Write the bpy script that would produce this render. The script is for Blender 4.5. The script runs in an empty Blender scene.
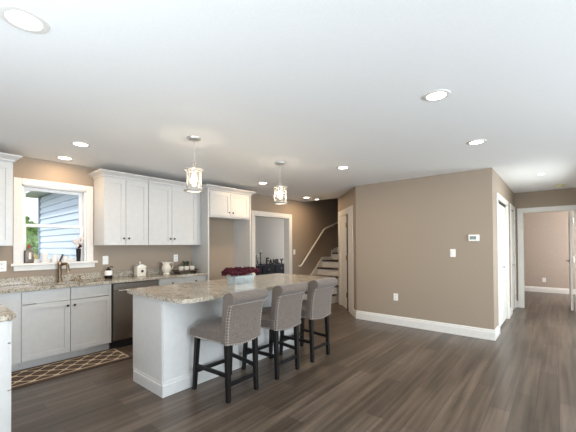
import bpy, bmesh, math, random
from mathutils import Vector, Matrix, Euler
random.seed(7)
S = bpy.context.scene
COL = S.collection
R = math.radians

# ------------------------------------------------------------------ camera
H = 1.37
YAW, PITCH, ROLL, FPX, SHY = R(40.1), 0.0117, -0.0059, 319.0, 24.9
fw = Vector((math.cos(YAW)*math.cos(PITCH), math.sin(YAW)*math.cos(PITCH), math.sin(PITCH)))
rt = Vector((math.sin(YAW), -math.cos(YAW), 0)); up = rt.cross(fw)
c_, s_ = math.cos(ROLL), math.sin(ROLL)
r2, u2 = c_*rt + s_*up, -s_*rt + c_*up
cd = bpy.data.cameras.new('camera'); cam = bpy.data.objects.new('camera', cd); COL.objects.link(cam)
m = Matrix(((r2.x, u2.x, -fw.x), (r2.y, u2.y, -fw.y), (r2.z, u2.z, -fw.z))).to_4x4()
m.translation = (0, 0, H); cam.matrix_world = m
cd.sensor_fit = 'HORIZONTAL'; cd.sensor_width = 36; cd.lens = 36*FPX/576; cd.shift_y = SHY/576
cd.clip_start = 0.05; cd.clip_end = 200
S.camera = cam

# ------------------------------------------------------------------ exposure, world, sun, daylight
vs = S.view_settings
vs.view_transform = 'Standard'; vs.look = 'None'; vs.gamma = 1; vs.use_curve_mapping = False
vs.exposure = 0.25
W = bpy.data.worlds.new('world'); S.world = W; W.use_nodes = True
wn = W.node_tree; bg = wn.nodes['Background']
tc = wn.nodes.new('ShaderNodeTexCoord'); sx = wn.nodes.new('ShaderNodeSeparateXYZ'); rp = wn.nodes.new('ShaderNodeValToRGB')
wn.links.new(tc.outputs['Generated'], sx.inputs[0]); wn.links.new(sx.outputs['Z'], rp.inputs[0])
rp.color_ramp.elements[0].color = (0.95, 0.97, 1, 1); rp.color_ramp.elements[1].color = (0.45, 0.65, 1, 1)
wn.links.new(rp.outputs[0], bg.inputs[0]); bg.inputs[1].default_value = 1.4

def light(name, kind, loc, power, color=(1, 1, 1), size=None, size_y=None, aim=None, parent=None, shape=None):
    l = bpy.data.lights.new(name, kind); l.energy = power; l.color = color
    if size is not None and kind == 'AREA':
        l.size = size
        if size_y is not None: l.shape = 'RECTANGLE'; l.size_y = size_y
        elif shape: l.shape = shape
    if size is not None and kind == 'POINT': l.shadow_soft_size = size
    o = bpy.data.objects.new(name, l); COL.objects.link(o); o.location = loc
    if aim is not None: o.rotation_euler = Vector(aim).to_track_quat('-Z', 'Z').to_euler()
    if parent is not None: o.parent = parent
    return o
sun = light('sun', 'SUN', (0, 0, 8), 1.6, (1, .96, .88), aim=(.62, .5, -.75)); sun.data.angle = R(1)
DAY = (.78, .90, 1)
light('window_daylight', 'AREA', (2.0, -3.75, 1.3), 340, DAY, 4.4, 1.6, (0, 1, 1.2))  # lamp at the unseen rear windows, tilted up to brighten the ceiling
light('window_daylight', 'AREA', (-1.60, .9, 1.3), 88, DAY, 3.4, 1.6, (1, 0, 1.5))  # unseen left window lamp, also aimed upward to fill the ceiling
light('entry_daylight', 'AREA', (6.4, -.88, 1.15), 42, (.90, .98, 1), 1.1, 1.9, (0, 1, -.5))
light('dining_daylight', 'AREA', (8.85, 6.0, 1.4), 22, (1, .96, .90), 1.6, 1.5, (-1, 0, 0))
light('bedroom_daylight', 'AREA', (10.1, -1.85, 1.4), 75, (1, .97, .95), 1.5, 1.4, (0, 1, 0))

# ------------------------------------------------------------------ materials
def mat(name, color, rough=.5, metal=0, noise=None, bump=0, scale=20, emit=None, trans=0, spec=None, coat=0):
    m = bpy.data.materials.new(name); m.use_nodes = True; nt = m.node_tree; b = nt.nodes['Principled BSDF']
    b.inputs['Base Color'].default_value = (*color, 1); b.inputs['Roughness'].default_value = rough
    b.inputs['Metallic'].default_value = metal
    if spec is not None: b.inputs['Specular IOR Level'].default_value = spec
    if coat: b.inputs['Coat Weight'].default_value = coat
    if trans: b.inputs['Transmission Weight'].default_value = trans
    t = nt.nodes.new('ShaderNodeTexCoord'); n = nt.nodes.new('ShaderNodeTexNoise'); n.inputs['Scale'].default_value = scale
    n.inputs['Detail'].default_value = 5
    nt.links.new(t.outputs['Object'], n.inputs['Vector'])
    v = noise if noise is not None else .03
    cr = nt.nodes.new('ShaderNodeValToRGB'); cr.color_ramp.elements[0].position = .3; cr.color_ramp.elements[1].position = .7
    cr.color_ramp.elements[0].color = (*[c*(1-v) for c in color], 1); cr.color_ramp.elements[1].color = (*[min(1, c*(1+v)) for c in color], 1)
    nt.links.new(n.outputs[0], cr.inputs[0]); nt.links.new(cr.outputs[0], b.inputs['Base Color'])
    if bump:
        bp = nt.nodes.new('ShaderNodeBump'); bp.inputs['Strength'].default_value = bump; bp.inputs['Distance'].default_value = .002
        nt.links.new(n.outputs[0], bp.inputs['Height']); nt.links.new(bp.outputs[0], b.inputs['Normal'])
    if emit:
        b.inputs['Emission Color'].default_value = (*emit[0], 1); b.inputs['Emission Strength'].default_value = emit[1]
    return m

M = {}
M['wall'] = mat('taupe_paint', (.345, .275, .208), .65, bump=.1, scale=150)
M['ceil'] = mat('ceiling_paint', (.90, .895, .88), .8, bump=.05, scale=120)
M['gwall'] = mat('grey_paint', (.47, .46, .44), .65)
M['trim'] = mat('white_trim', (.77, .745, .70), .35)
M['cab'] = mat('white_cabinet', (.60, .59, .57), .32)
M['black'] = mat('black_wood', (.010, .009, .009), .4, spec=.2, noise=.3, scale=40)
M['bronze'] = mat('dark_bronze', (.06, .045, .035), .3, .8)
M['brass'] = mat('aged_bronze_faucet', (.30, .22, .15), .25, 1)
M['nickel'] = mat('brushed_nickel', (.62, .60, .57), .38, .75)
M['nail'] = mat('nailhead_metal', (.55, .50, .44), .4, .6)
M['steel'] = mat('stainless', (.42, .39, .36), .28, 1, noise=.1, scale=60)
M['toe'] = mat('black_toe', (.01, .01, .01), .5)
M['plate'] = mat('white_plastic', (.88, .87, .84), .3)
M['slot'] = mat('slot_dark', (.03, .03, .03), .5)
M['tread'] = mat('dark_tread', (.035, .022, .015), .35, noise=.3, scale=30)
M['hinge'] = mat('hinge_bronze', (.16, .10, .06), .35, .9)
M['navy'] = mat('navy_paint', (.008, .011, .028), .5, spec=.25)
M['ceramic'] = mat('cream_ceramic', (.80, .75, .65), .2)
M['white'] = mat('white_ceramic', (.88, .86, .82), .2)
M['wax'] = mat('white_wax', (.85, .83, .80), .5)
M['tray'] = mat('tray_wood', (.10, .065, .045), .45, noise=.4, scale=50)
M['leaf'] = mat('dark_leaf', (.03, .045, .02), .6, noise=.5, scale=60)
M['petal'] = mat('burgundy_petals', (.055, .002, .008), .95, noise=.5, scale=70)
M['petal2'] = mat('cream_petals', (.8, .72, .68), .6, noise=.1)
M['cocktail'] = mat('copper_bottle', (.20, .165, .14), .35, .5, noise=.4, scale=30)
M['red'] = mat('red_cap', (.35, .03, .02), .4)
M['cream_text'] = mat('cream_label', (.75, .7, .6), .5)
M['galv'] = mat('galvanised_box', (.55, .63, .66), .3, .55, noise=.15, scale=18)
M['grass'] = mat('grass', (.16, .18, .09), .9, noise=.5, scale=4)
M['fol'] = mat('tree_foliage', (.17, .27, .06), .8, noise=.5, scale=3)
M['fol2'] = mat('autumn_foliage', (.5, .33, .07), .8, noise=.5, scale=4)
M['bark'] = mat('bark', (.12, .08, .05), .9, noise=.4)
M['mat_in'] = mat('vinyl_sash', (.80, .80, .80), .4)
M['bulb'] = mat('lit_bulb', (1, .9, .7), .3, emit=((1, .82, .60), 100))
M['lens'] = mat('lit_lens', (1, .95, .88), .3, emit=((1, .93, .82), 9))
M['detector'] = mat('yellowed_plastic', (.72, .66, .36), .4)
M['lcd'] = mat('thermostat_screen', (.20, .25, .22), .25)

def glassmat(name, tint, fac, milk=0):
    m = bpy.data.materials.new(name); m.use_nodes = True; nt = m.node_tree; nt.nodes.clear()
    o = nt.nodes.new('ShaderNodeOutputMaterial'); mx = nt.nodes.new('ShaderNodeMixShader'); t = nt.nodes.new('ShaderNodeBsdfTransparent')
    g = nt.nodes.new('ShaderNodeBsdfGlossy'); g.inputs['Roughness'].default_value = .03
    t.inputs[0].default_value = (*tint, 1)
    fr = nt.nodes.new('ShaderNodeFresnel'); fr.inputs[0].default_value = 1.45
    ma = nt.nodes.new('ShaderNodeMath'); ma.operation = 'MULTIPLY'; ma.inputs[1].default_value = fac
    nt.links.new(fr.outputs[0], ma.inputs[0]); nt.links.new(ma.outputs[0], mx.inputs[0])
    nt.links.new(t.outputs[0], mx.inputs[1]); nt.links.new(g.outputs[0], mx.inputs[2]); nt.links.new(mx.outputs[0], o.inputs[0])
    if milk:   # faintly seeded glass that catches its bulb
        m2 = nt.nodes.new('ShaderNodeMixShader'); m2.inputs[0].default_value = milk; tr = nt.nodes.new('ShaderNodeBsdfTranslucent')
        nt.links.new(mx.outputs[0], m2.inputs[1]); nt.links.new(tr.outputs[0], m2.inputs[2]); nt.links.new(m2.outputs[0], o.inputs[0])
    return m
M['pane'] = glassmat('window_glass', (.97, .98, .98), .12)
M['glass'] = glassmat('clear_lamp_glass', (.97, .97, .96), .5, .025)
M['glassware'] = glassmat('clear_glassware', (.9, .92, .92), 1.5)

def granite():
    m = bpy.data.materials.new('granite'); m.use_nodes = True; nt = m.node_tree; b = nt.nodes['Principled BSDF']; L = nt.links.new
    t = nt.nodes.new('ShaderNodeTexCoord')
    def ns(sc, det=6, dist=0):
        n = nt.nodes.new('ShaderNodeTexNoise'); n.inputs['Scale'].default_value = sc; n.inputs['Detail'].default_value = det
        n.inputs['Distortion'].default_value = dist; L(t.outputs['Object'], n.inputs['Vector']); return n
    def ramp(n, *st):
        r = nt.nodes.new('ShaderNodeValToRGB'); e = r.color_ramp.elements
        while len(e) < len(st): e.new(.5)
        for i, (p, c) in enumerate(st): e[i].position = p; e[i].color = (*c, 1)
        L(n.outputs[0], r.inputs[0]); return r
    a = ramp(ns(14, 9, .5), (.28, (.33, .29, .24)), (.42, (.50, .45, .37)), (.58, (.60, .56, .49)), (.75, (.42, .40, .37)))
    s = ramp(ns(80, 3), (.37, (.06, .045, .04)), (.45, (.72, .68, .62)), (.58, (.9, .86, .8)), (.66, (1, 1, 1)))
    x = nt.nodes.new('ShaderNodeMixRGB'); x.blend_type = 'MULTIPLY'; x.inputs[0].default_value = .8
    L(a.outputs[0], x.inputs[1]); L(s.outputs[0], x.inputs[2]); L(x.outputs[0], b.inputs['Base Color'])
    b.inputs['Roughness'].default_value = .12
    return m
M['granite'] = granite()

def floor_mat():
    m = bpy.data.materials.new('grey_brown_planks'); m.use_nodes = True; nt = m.node_tree; b = nt.nodes['Principled BSDF']; L = nt.links.new
    t = nt.nodes.new('ShaderNodeTexCoord')
    br = nt.nodes.new('ShaderNodeTexBrick'); L(t.outputs['Object'], br.inputs['Vector'])
    br.inputs['Scale'].default_value = 1; br.inputs['Brick Width'].default_value = 1.2; br.inputs['Row Height'].default_value = .15
    br.inputs['Mortar Size'].default_value = .0025; br.inputs['Bias'].default_value = 0; br.offset = .37
    br.inputs['Color1'].default_value = (.070, .051, .037, 1); br.inputs['Color2'].default_value = (.135, .102, .077, 1)
    br.inputs['Mortar'].default_value = (.05, .037, .03, 1)
    mp = nt.nodes.new('ShaderNodeMapping'); mp.inputs['Scale'].default_value = (.55, 13, 1); L(t.outputs['Object'], mp.inputs[0])
    n = nt.nodes.new('ShaderNodeTexNoise'); n.inputs['Scale'].default_value = 1.5; n.inputs['Detail'].default_value = 8; n.inputs['Distortion'].default_value = .25
    L(mp.outputs[0], n.inputs['Vector'])
    r = nt.nodes.new('ShaderNodeValToRGB'); r.color_ramp.elements[0].position = .3; r.color_ramp.elements[0].color = (.46, .44, .42, 1)
    r.color_ramp.elements[1].position = .72; r.color_ramp.elements[1].color = (1.42, 1.42, 1.42, 1)
    L(n.outputs[0], r.inputs[0])
    x = nt.nodes.new('ShaderNodeMixRGB'); x.blend_type = 'MULTIPLY'; x.inputs[0].default_value = 1
    L(br.outputs[0], x.inputs[1]); L(r.outputs[0], x.inputs[2]); L(x.outputs[0], b.inputs['Base Color'])
    b.inputs['Roughness'].default_value = .31
    bp = nt.nodes.new('ShaderNodeBump'); bp.inputs['Strength'].default_value = .25; bp.inputs['Distance'].default_value = .001
    L(n.outputs[0], bp.inputs['Height']); L(bp.outputs[0], b.inputs['Normal'])
    return m
M['floor'] = floor_mat()

def rug_mat():
    m = bpy.data.materials.new('trellis_rug'); m.use_nodes = True; nt = m.node_tree; b = nt.nodes['Principled BSDF']; L = nt.links.new
    t = nt.nodes.new('ShaderNodeTexCoord'); s = nt.nodes.new('ShaderNodeSeparateXYZ'); L(t.outputs['Object'], s.inputs[0])
    def ma(op, a, bb=None):
        n = nt.nodes.new('ShaderNodeMath'); n.operation = op
        for i, v in enumerate((a, bb)):
            if v is None: continue
            if isinstance(v, (int, float)): n.inputs[i].default_value = v
            else: L(v, n.inputs[i])
        return n.outputs[0]
    X, Y = s.outputs['X'], s.outputs['Y']
    # ogee trellis: cos(x)+-cos(y) contour
    px = ma('MULTIPLY', X, 2*math.pi/.20); py = ma('MULTIPLY', Y, 2*math.pi/.19)
    f = ma('ADD', ma('COSINE', px), ma('COSINE', py))
    line = ma('LESS_THAN', ma('ABSOLUTE', f), .27)
    ax, ay = ma('ABSOLUTE', X), ma('ABSOLUTE', Y)
    inb = ma('MULTIPLY', ma('LESS_THAN', ax, .625), ma('LESS_THAN', ay, .205))
    onb = ma('MULTIPLY', ma('LESS_THAN', ax, .642), ma('LESS_THAN', ay, .222))
    bord = ma('SUBTRACT', onb, inb)
    fac = ma('MINIMUM', ma('ADD', ma('MULTIPLY', line, inb), bord), 1.0)
    n = nt.nodes.new('ShaderNodeTexNoise'); n.inputs['Scale'].default_value = 60; L(t.outputs['Object'], n.inputs['Vector'])
    fac2 = ma('MULTIPLY', fac, ma('ADD', ma('MULTIPLY', n.outputs[0], .8), .45))
    x = nt.nodes.new('ShaderNodeMixRGB'); x.use_clamp = True; L(fac2, x.inputs[0])
    x.inputs[1].default_value = (.085, .055, .04, 1); x.inputs[2].default_value = (.62, .52, .38, 1)
    L(x.outputs[0], b.inputs['Base Color']); b.inputs['Roughness'].default_value = .95
    return m
M['rug'] = rug_mat()

def linen():
    m = bpy.data.materials.new('taupe_linen'); m.use_nodes = True; nt = m.node_tree; b = nt.nodes['Principled BSDF']; L = nt.links.new
    t = nt.nodes.new('ShaderNodeTexCoord'); cols = []
    n = nt.nodes.new('ShaderNodeTexNoise'); n.inputs['Scale'].default_value = 130; n.inputs['Detail'].default_value = 2; L(t.outputs['Object'], n.inputs['Vector'])
    r = nt.nodes.new('ShaderNodeValToRGB'); r.color_ramp.elements[0].position = .35; r.color_ramp.elements[0].color = (.09, .070, .058, 1)
    r.color_ramp.elements[1].position = .68; r.color_ramp.elements[1].color = (.205, .163, .136, 1)
    L(n.outputs[0], r.inputs[0]); L(r.outputs[0], b.inputs['Base Color'])
    b.inputs['Roughness'].default_value = .9; b.inputs['Sheen Weight'].default_value = .2
    bp = nt.nodes.new('ShaderNodeBump'); bp.inputs['Strength'].default_value = .4; bp.inputs['Distance'].default_value = .001
    L(n.outputs[0], bp.inputs['Height']); L(bp.outputs[0], b.inputs['Normal'])
    return m
M['linen'] = linen()
M['siding'] = mat('blue_white_siding', (.72, .80, .90), .5)

# ------------------------------------------------------------------ mesh helpers
WP = {}
def wpos(o): return WP.get(o.name, Vector((0, 0, 0))) if o else Vector((0, 0, 0))
def link(name, bm, m, parent=None, smooth=False, kind=None):
    """one mesh object from world-space bmesh, origin at its bbox centre, child of parent"""
    bmesh.ops.recalc_face_normals(bm, faces=bm.faces)
    xs = [v.co for v in bm.verts]
    c = Vector([(min(v[i] for v in xs)+max(v[i] for v in xs))/2 for i in range(3)])
    if name in ('floor', 'rug') or name.startswith('rug'): pass
    bmesh.ops.translate(bm, verts=bm.verts, vec=-c)
    me = bpy.data.meshes.new(name); bm.to_mesh(me); bm.free(); me.materials.append(m)
    if smooth:
        for p in me.polygons: p.use_smooth = True
        try: me.set_sharp_from_angle(angle=R(40))
        except Exception: pass
    o = bpy.data.objects.new(name, me); COL.objects.link(o)
    if parent: o.parent = parent
    o.location = c - wpos(parent); WP[o.name] = c
    if kind: o['kind'] = kind
    return o
def thing(name, label, cat, loc, group=None):
    o = bpy.data.objects.new(name, None); COL.objects.link(o); o.location = loc; o.empty_display_size = .05
    WP[o.name] = Vector(loc); return tag(o, label, cat, group)
def tag(o, label, cat, group=None):
    o['label'] = label; o['category'] = cat
    if group: o['group'] = group
    return o
def B(): return bmesh.new()
def box(bm, x0, x1, y0, y1, z0, z1, bev=0, seg=2):
    r = bmesh.ops.create_cube(bm, size=1); vs_ = r['verts']
    for v in vs_: v.co = Vector((x0+(v.co.x+.5)*(x1-x0), y0+(v.co.y+.5)*(y1-y0), z0+(v.co.z+.5)*(z1-z0)))
    if bev:
        es = list({e for v in vs_ for e in v.link_edges})
        bmesh.ops.bevel(bm, geom=es, offset=bev, segments=seg, affect='EDGES', profile=.5)
    return bm
def bx(*a, **k): return box(B(), *a, **k)
def prism(bm, pts, axis, a0, a1):
    """pts 2D polygon extruded along axis ('X': pts are (y,z); 'Y': (x,z); 'Z': (x,y))"""
    def P(p, a): return {'X': (a, p[0], p[1]), 'Y': (p[0], a, p[1]), 'Z': (p[0], p[1], a)}[axis]
    lo = [bm.verts.new(P(p, a0)) for p in pts]; hi = [bm.verts.new(P(p, a1)) for p in pts]
    bm.faces.new(lo); bm.faces.new(hi[::-1])
    for i in range(len(pts)): bm.faces.new((lo[i], lo[(i+1) % len(pts)], hi[(i+1) % len(pts)], hi[i]))
    return bm
def lathe(bm, prof, loc=(0, 0, 0), n=20, rot=None):
    loc = Vector(loc); rings = []
    for r, z in prof:
        if r < 1e-5: p = Vector((0, 0, z)); p = rot @ p if rot else p; rings.append([bm.verts.new(p+loc)]); continue
        ring = []
        for i in range(n):
            a = 2*math.pi*i/n; p = Vector((r*math.cos(a), r*math.sin(a), z)); p = rot @ p if rot else p
            ring.append(bm.verts.new(p+loc))
        rings.append(ring)
    for a, b in zip(rings, rings[1:]):
        for i in range(n):
            j = (i+1) % n
            if len(a) == 1 and len(b) == 1: continue
            if len(a) == 1: bm.faces.new((a[0], b[i], b[j]))
            elif len(b) == 1: bm.faces.new((a[i], a[j], b[0]))
            else: bm.faces.new((a[i], a[j], b[j], b[i]))
    return bm
def cyl(bm, a, b, r, n=12, r2=None):
    a, b = Vector(a), Vector(b); d = b-a; q = d.to_track_quat('Z', 'X').to_matrix(); r2 = r if r2 is None else r2
    return lathe(bm, [(0, 0), (r, 0), (r2, d.length), (0, d.length)], a, n, q)
def tube(bm, pts, r, n=10):
    pts = [Vector(p) for p in pts]; rings = []
    for i, p in enumerate(pts):
        t = (pts[min(i+1, len(pts)-1)]-pts[max(i-1, 0)]).normalized(); q = t.to_track_quat('Z', 'X').to_matrix()
        rings.append([bm.verts.new(p+q @ Vector((r*math.cos(2*math.pi*k/n), r*math.sin(2*math.pi*k/n), 0))) for k in range(n)])
    for a, b in zip(rings, rings[1:]):
        for k in range(n): bm.faces.new((a[k], a[(k+1) % n], b[(k+1) % n], b[k]))
    bm.faces.new(rings[0]); bm.faces.new(rings[-1][::-1])
    return bm
def torus(bm, c, R_, r, n=24, k=8, rot=None):
    c = Vector(c); rings = []
    for i in range(n):
        a = 2*math.pi*i/n; ring = []
        for j in range(k):
            b = 2*math.pi*j/k; p = Vector(((R_+r*math.cos(b))*math.cos(a), (R_+r*math.cos(b))*math.sin(a), r*math.sin(b)))
            ring.append(bm.verts.new(c+(rot @ p if rot else p)))
        rings.append(ring)
    for i in range(n):
        a, b = rings[i], rings[(i+1) % n]
        for j in range(k): bm.faces.new((a[j], a[(j+1) % k], b[(j+1) % k], b[j]))
    return bm
def blob(bm, c, r, seed=0, amp=.25, sub=2, sq=(1, 1, 1)):
    rn = random.Random(seed); q = bmesh.ops.create_icosphere(bm, subdivisions=sub, radius=1)
    for v in q['verts']:
        k = r*(1+amp*(rn.random()*2-1)); v.co = Vector((v.co.x*k*sq[0]+c[0], v.co.y*k*sq[1]+c[1], v.co.z*k*sq[2]+c[2]))
    return bm
def struct(name, bm, m, parent=None):
    o = link(name, bm, m, parent)
    if parent is None: o['kind'] = 'structure'
    return o

# ------------------------------------------------------------------ the shell
CZ = 2.45; WA = 4.89; TX = 5.33; HY = .69; EX = 8.4
def floor_obj():
    me = bpy.data.meshes.new('floor'); bm = B(); box(bm, -1.9, 11.6, -4.1, 7.3, -.1, 0); bm.to_mesh(me); bm.free(); me.materials.append(M['floor'])
    o = bpy.data.objects.new('floor', me); COL.objects.link(o); o['kind'] = 'structure'
floor_obj()
b = B(); box(b, -1.9, 1.9, -4.1, 5.03, CZ, CZ+.12); box(b, 1.9, 6.45, -4.1, 5.03, CZ, CZ+.12); box(b, 2.03, 6.45, 5.03, 7.3, CZ, CZ+.12)
box(b, 6.45, 11.6, -4.1, 3.93, CZ, CZ+.12); box(b, 6.45, 11.6, 5.03, 7.3, CZ, CZ+.12); box(b, 8.5, 11.6, 3.93, 5.03, CZ, CZ+.12)
struct('ceiling', b, M['ceil'])
# kitchen wall with window hole and dining opening
T = .14
b = B()
wx0, wx1, wz0, wz1 = .85, 1.56, 1.15, 2.12
ox0, ox1, oz = 4.70, 5.86, 2.01
for a in ((-1.9, wx0, 0, CZ), (wx0, wx1, 0, wz0), (wx0, wx1, wz1, CZ), (wx1, ox0, 0, CZ), (ox0, ox1, oz, CZ), (ox1, 8.6, 0, CZ)):
    box(b, a[0], a[1], WA, WA+T, a[2], a[3])
box(b, 6.45, 8.6, WA, WA+T, CZ, 5.0)
struct('wall_kitchen', b, M['wall'])
struct('wall_left', bx(-1.9, -1.78, -4.1, 5.03, 0, .55) if 0 else
       (lambda b: (box(b, -1.9, -1.76, -4.1, -.9, 0, CZ), box(b, -1.9, -1.76, 2.7, WA, 0, CZ), box(b, -1.9, -1.76, -.9, 2.7, 0, .5), box(b, -1.9, -1.76, -.9, 2.7, 2.4, CZ), b)[-1])(B()), M['wall'])
struct('wall_rear', (lambda b: (box(b, -1.76, -.3, -4.1, -3.95, 0, CZ), box(b, 4.3, TX, -4.1, -3.95, 0, CZ), box(b, -.3, 4.3, -4.1, -3.95, 0, .45), box(b, -.3, 4.3, -4.1, -3.95, 2.42, CZ), b)[-1])(B()), M['wall'])
# big taupe wall
struct('wall_right', bx(TX, TX+.12, HY, 2.84, 0, CZ), M['wall'])
# diagonal wall with door opening
D0 = Vector((TX, 2.84, 0)); DU = Vector((6.5-TX, 3.93-2.84, 0)); DL = DU.length; DU.normalize(); DN = Vector((DU.y, -DU.x, 0))  # DN points away behind
def dbox(bm, s0, s1, n0, n1, z0, z1):
    r = bmesh.ops.create_cube(bm, size=1)['verts']
    for v in r:
        p = D0 + DU*(s0+(v.co.x+.5)*(s1-s0)) + DN*(n0+(v.co.y+.5)*(n1-n0)); v.co = Vector((p.x, p.y, z0+(v.co.z+.5)*(z1-z0)))
    return bm
b = B(); dbox(b, .0, .45, 0, .12, 0, CZ); dbox(b, .45, 1.33, 0, .12, 2.02, CZ); dbox(b, 1.33, DL, 0, .12, 0, CZ)
struct('wall_diagonal', b, M['wall'])
# stairwell walls
struct('wall_stair_side', bx(6.5, 8.6, 3.81, 3.93, 0, 5), M['wall'])
struct('wall_stair_end', bx(8.45, 8.6, 3.93, WA, 0, 5), M['wall'])
struct('wall_stair_header', box(bx(6.37, 6.45, 3.93, WA, CZ+.12, 5), 6.37, 6.5, 3.81, 3.93, CZ+.12, 5), M['wall'])
struct('ceiling_stairwell', bx(6.37, 8.6, 3.81, 5.03, 5, 5.1), M['ceil'])
# hall
b = B()
for a in ((TX+.12, 5.79, 0, CZ), (5.79, 7.02, 2.05, CZ), (7.02, 7.57, 0, CZ), (7.57, 8.27, 2.05, CZ), (8.27, EX, 0, CZ)): box(b, a[0], a[1], HY, HY+.12, a[2], a[3])
struct('wall_hall', b, M['wall'])
b = B()
for a in ((-1.1, -.29, 0, CZ), (-.29, .555, 2.03, CZ), (.555, HY+.3, 0, CZ)): box(b, EX, EX+.12, a[0], a[1], a[2], a[3])
struct('wall_hall_end', b, M['wall'])
b = B()
for a in ((TX, 5.75, 0, CZ), (5.75, 7.05, 2.15, CZ), (7.05, EX, 0, CZ)): box(b, a[0], a[1], -1.1, -.98, a[2], a[3])
struct('wall_entry', b, M['wall'])
struct('wall_great_room', bx(TX, TX+.12, -4.1, -1.1, 0, CZ), M['wall'])
# bedroom beyond
struct('wall_bedroom_far', bx(11.4, 11.55, -2.1, 2.2, 0, CZ), mat('rosy_taupe_paint', (.45, .37, .31), .65))
struct('wall_bedroom_left', bx(EX+.12, 11.4, 2.1, 2.2, 0, CZ), M['wall'])
b = B()
for a in ((EX+.12, 9.3, 0, CZ), (9.3, 10.9, 0, .7), (9.3, 10.9, 2.1, CZ), (10.9, 11.4, 0, CZ)): box(b, a[0], a[1], -2.1, -1.98, a[2], a[3])
struct('wall_bedroom_right', b, M['wall'])
# closets' backs (dark voids closed off)
struct('wall_closet', bx(5.45, EX, 1.6, 1.7, 0, CZ), M['wall'])
# dining room
struct('wall_dining_far', bx(4.2, 9.0, 7.05, 7.17, 0, CZ), M['gwall'])
struct('wall_dining_left', bx(4.2, 4.32, WA+T, 7.05, 0, CZ), M['gwall'])
struct('wall_dining_right', (lambda b: (box(b, 8.95, 9.07, WA+T, 5.2, 0, CZ), box(b, 8.95, 9.07, 6.8, 7.05, 0, CZ), box(b, 8.95, 9.07, 5.2, 6.8, 0, .6), box(b, 8.95, 9.07, 5.2, 6.8, 2.2, CZ), b)[-1])(B()), M['gwall'])

# baseboards
def bboard(name, p0, p1, h=.14, t=.016, inward=None):
    """runs p0->p1 with the room on its left"""
    p0, p1 = Vector((*p0, 0)), Vector((*p1, 0)); u = (p1-p0).normalized(); n = Vector((-u.y, u.x, 0))
    prof = [(0, 0), (t, 0), (t, h*.72), (t*.7, h*.78), (t*.55, h*.94), (0, h)]
    bm = B(); lo = [bm.verts.new(p0+n*a+Vector((0, 0, z))) for a, z in prof]; hi = [bm.verts.new(p1+n*a+Vector((0, 0, z))) for a, z in prof]
    bm.faces.new(lo); bm.faces.new(hi[::-1])
    for i in range(len(prof)): j = (i+1) % len(prof); bm.faces.new((lo[i], lo[j], hi[j], hi[i]))
    return struct(name, bm, M['trim'])
bboard('baseboard_right', (TX, HY-.012), (TX, 2.845), .15)
bboard('baseboard_diagonal', tuple((D0+DU*.0)[:2]), tuple((D0+DU*.21)[:2]))
bboard('baseboard_diagonal_far', tuple((D0+DU*1.56)[:2]), tuple((D0+DU*1.6)[:2]))
bboard('baseboard_hall', (7.49, HY), (7.10, HY)); bboard('baseboard_hall_near', (5.69, HY), (TX, HY))
bboard('baseboard_hall_end', (EX, .641), (EX, HY))
bboard('baseboard_bedroom', (11.4, -1.9), (11.4, 2.1), .145)
bboard('baseboard_kitchen', (6.25, WA), (5.955, WA)); bboard('baseboard_dining', (8.9, 7.05), (4.4, 7.05))

# casings -------------------------------------------------------
def casing_box(bm, x0, x1, y0, y1, z0, z1): box(bm, x0, x1, y0, y1, z0, z1, bev=.004, seg=1)
b = B()   # dining opening casing + jambs
cw = .085
casing_box(b, ox0-cw, ox0, WA-.018, WA, 0, oz+cw); casing_box(b, ox1, ox1+cw, WA-.018, WA, 0, oz+cw); casing_box(b, ox0, ox1, WA-.018, WA, oz, oz+cw)
box(b, ox0-.001, ox0+.02, WA-.012, WA+T+.012, 0, oz); box(b, ox1-.02, ox1+.001, WA-.012, WA+T+.012, 0, oz); box(b, ox0, ox1, WA-.012, WA+T+.012, oz-.02, oz+.001)
casing_box(b, ox1, ox1+cw, WA+T, WA+T+.018, 0, oz+cw)
struct('trim_1', b, M['trim'])

def hinge(bm, p, r=.009, h=.09):
    lathe(bm, [(0, 0), (r, 0), (r, h), (0, h)], (p[0], p[1], p[2]-h/2), 8)

# diagonal wall door
b = B()
dbox(b, .21, .45, -.018, 0, 0, 2.12); dbox(b, 1.33, 1.50, -.018, 0, 0, 2.12); dbox(b, .45, 1.33, -.018, 0, 2.02, 2.12)
dbox(b, .45, .62, -.005, .12, 0, 2.02); dbox(b, 1.31, 1.33, -.005, .12, 0, 2.02); dbox(b, .62, 1.31, -.005, .12, 2.0, 2.02)
struct('trim_2', b, M['trim'])
b = B(); dbox(b, .74, 1.305, .003, .038, .01, 1.99)
for zz in ((.22, .95), (1.08, 1.9)): dbox(b, .84, 1.2, -.001, .004, *zz)
d1 = struct('door_1', b, M['trim'])
b = B(); dbox(b, .705, .739, -.004, .03, 0.0, 1.995); link('gap_shade_strip', b, M['slot'], d1)  # dark strip stands in for the shade in the gap beside the leaf
for z in (.32, 1.09, 1.77):
    b = B(); p = D0+DU*.70-DN*.008; hinge(b, (p.x, p.y, z), .02, .10); o = link('hinge', b, M['hinge'], d1)

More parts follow.
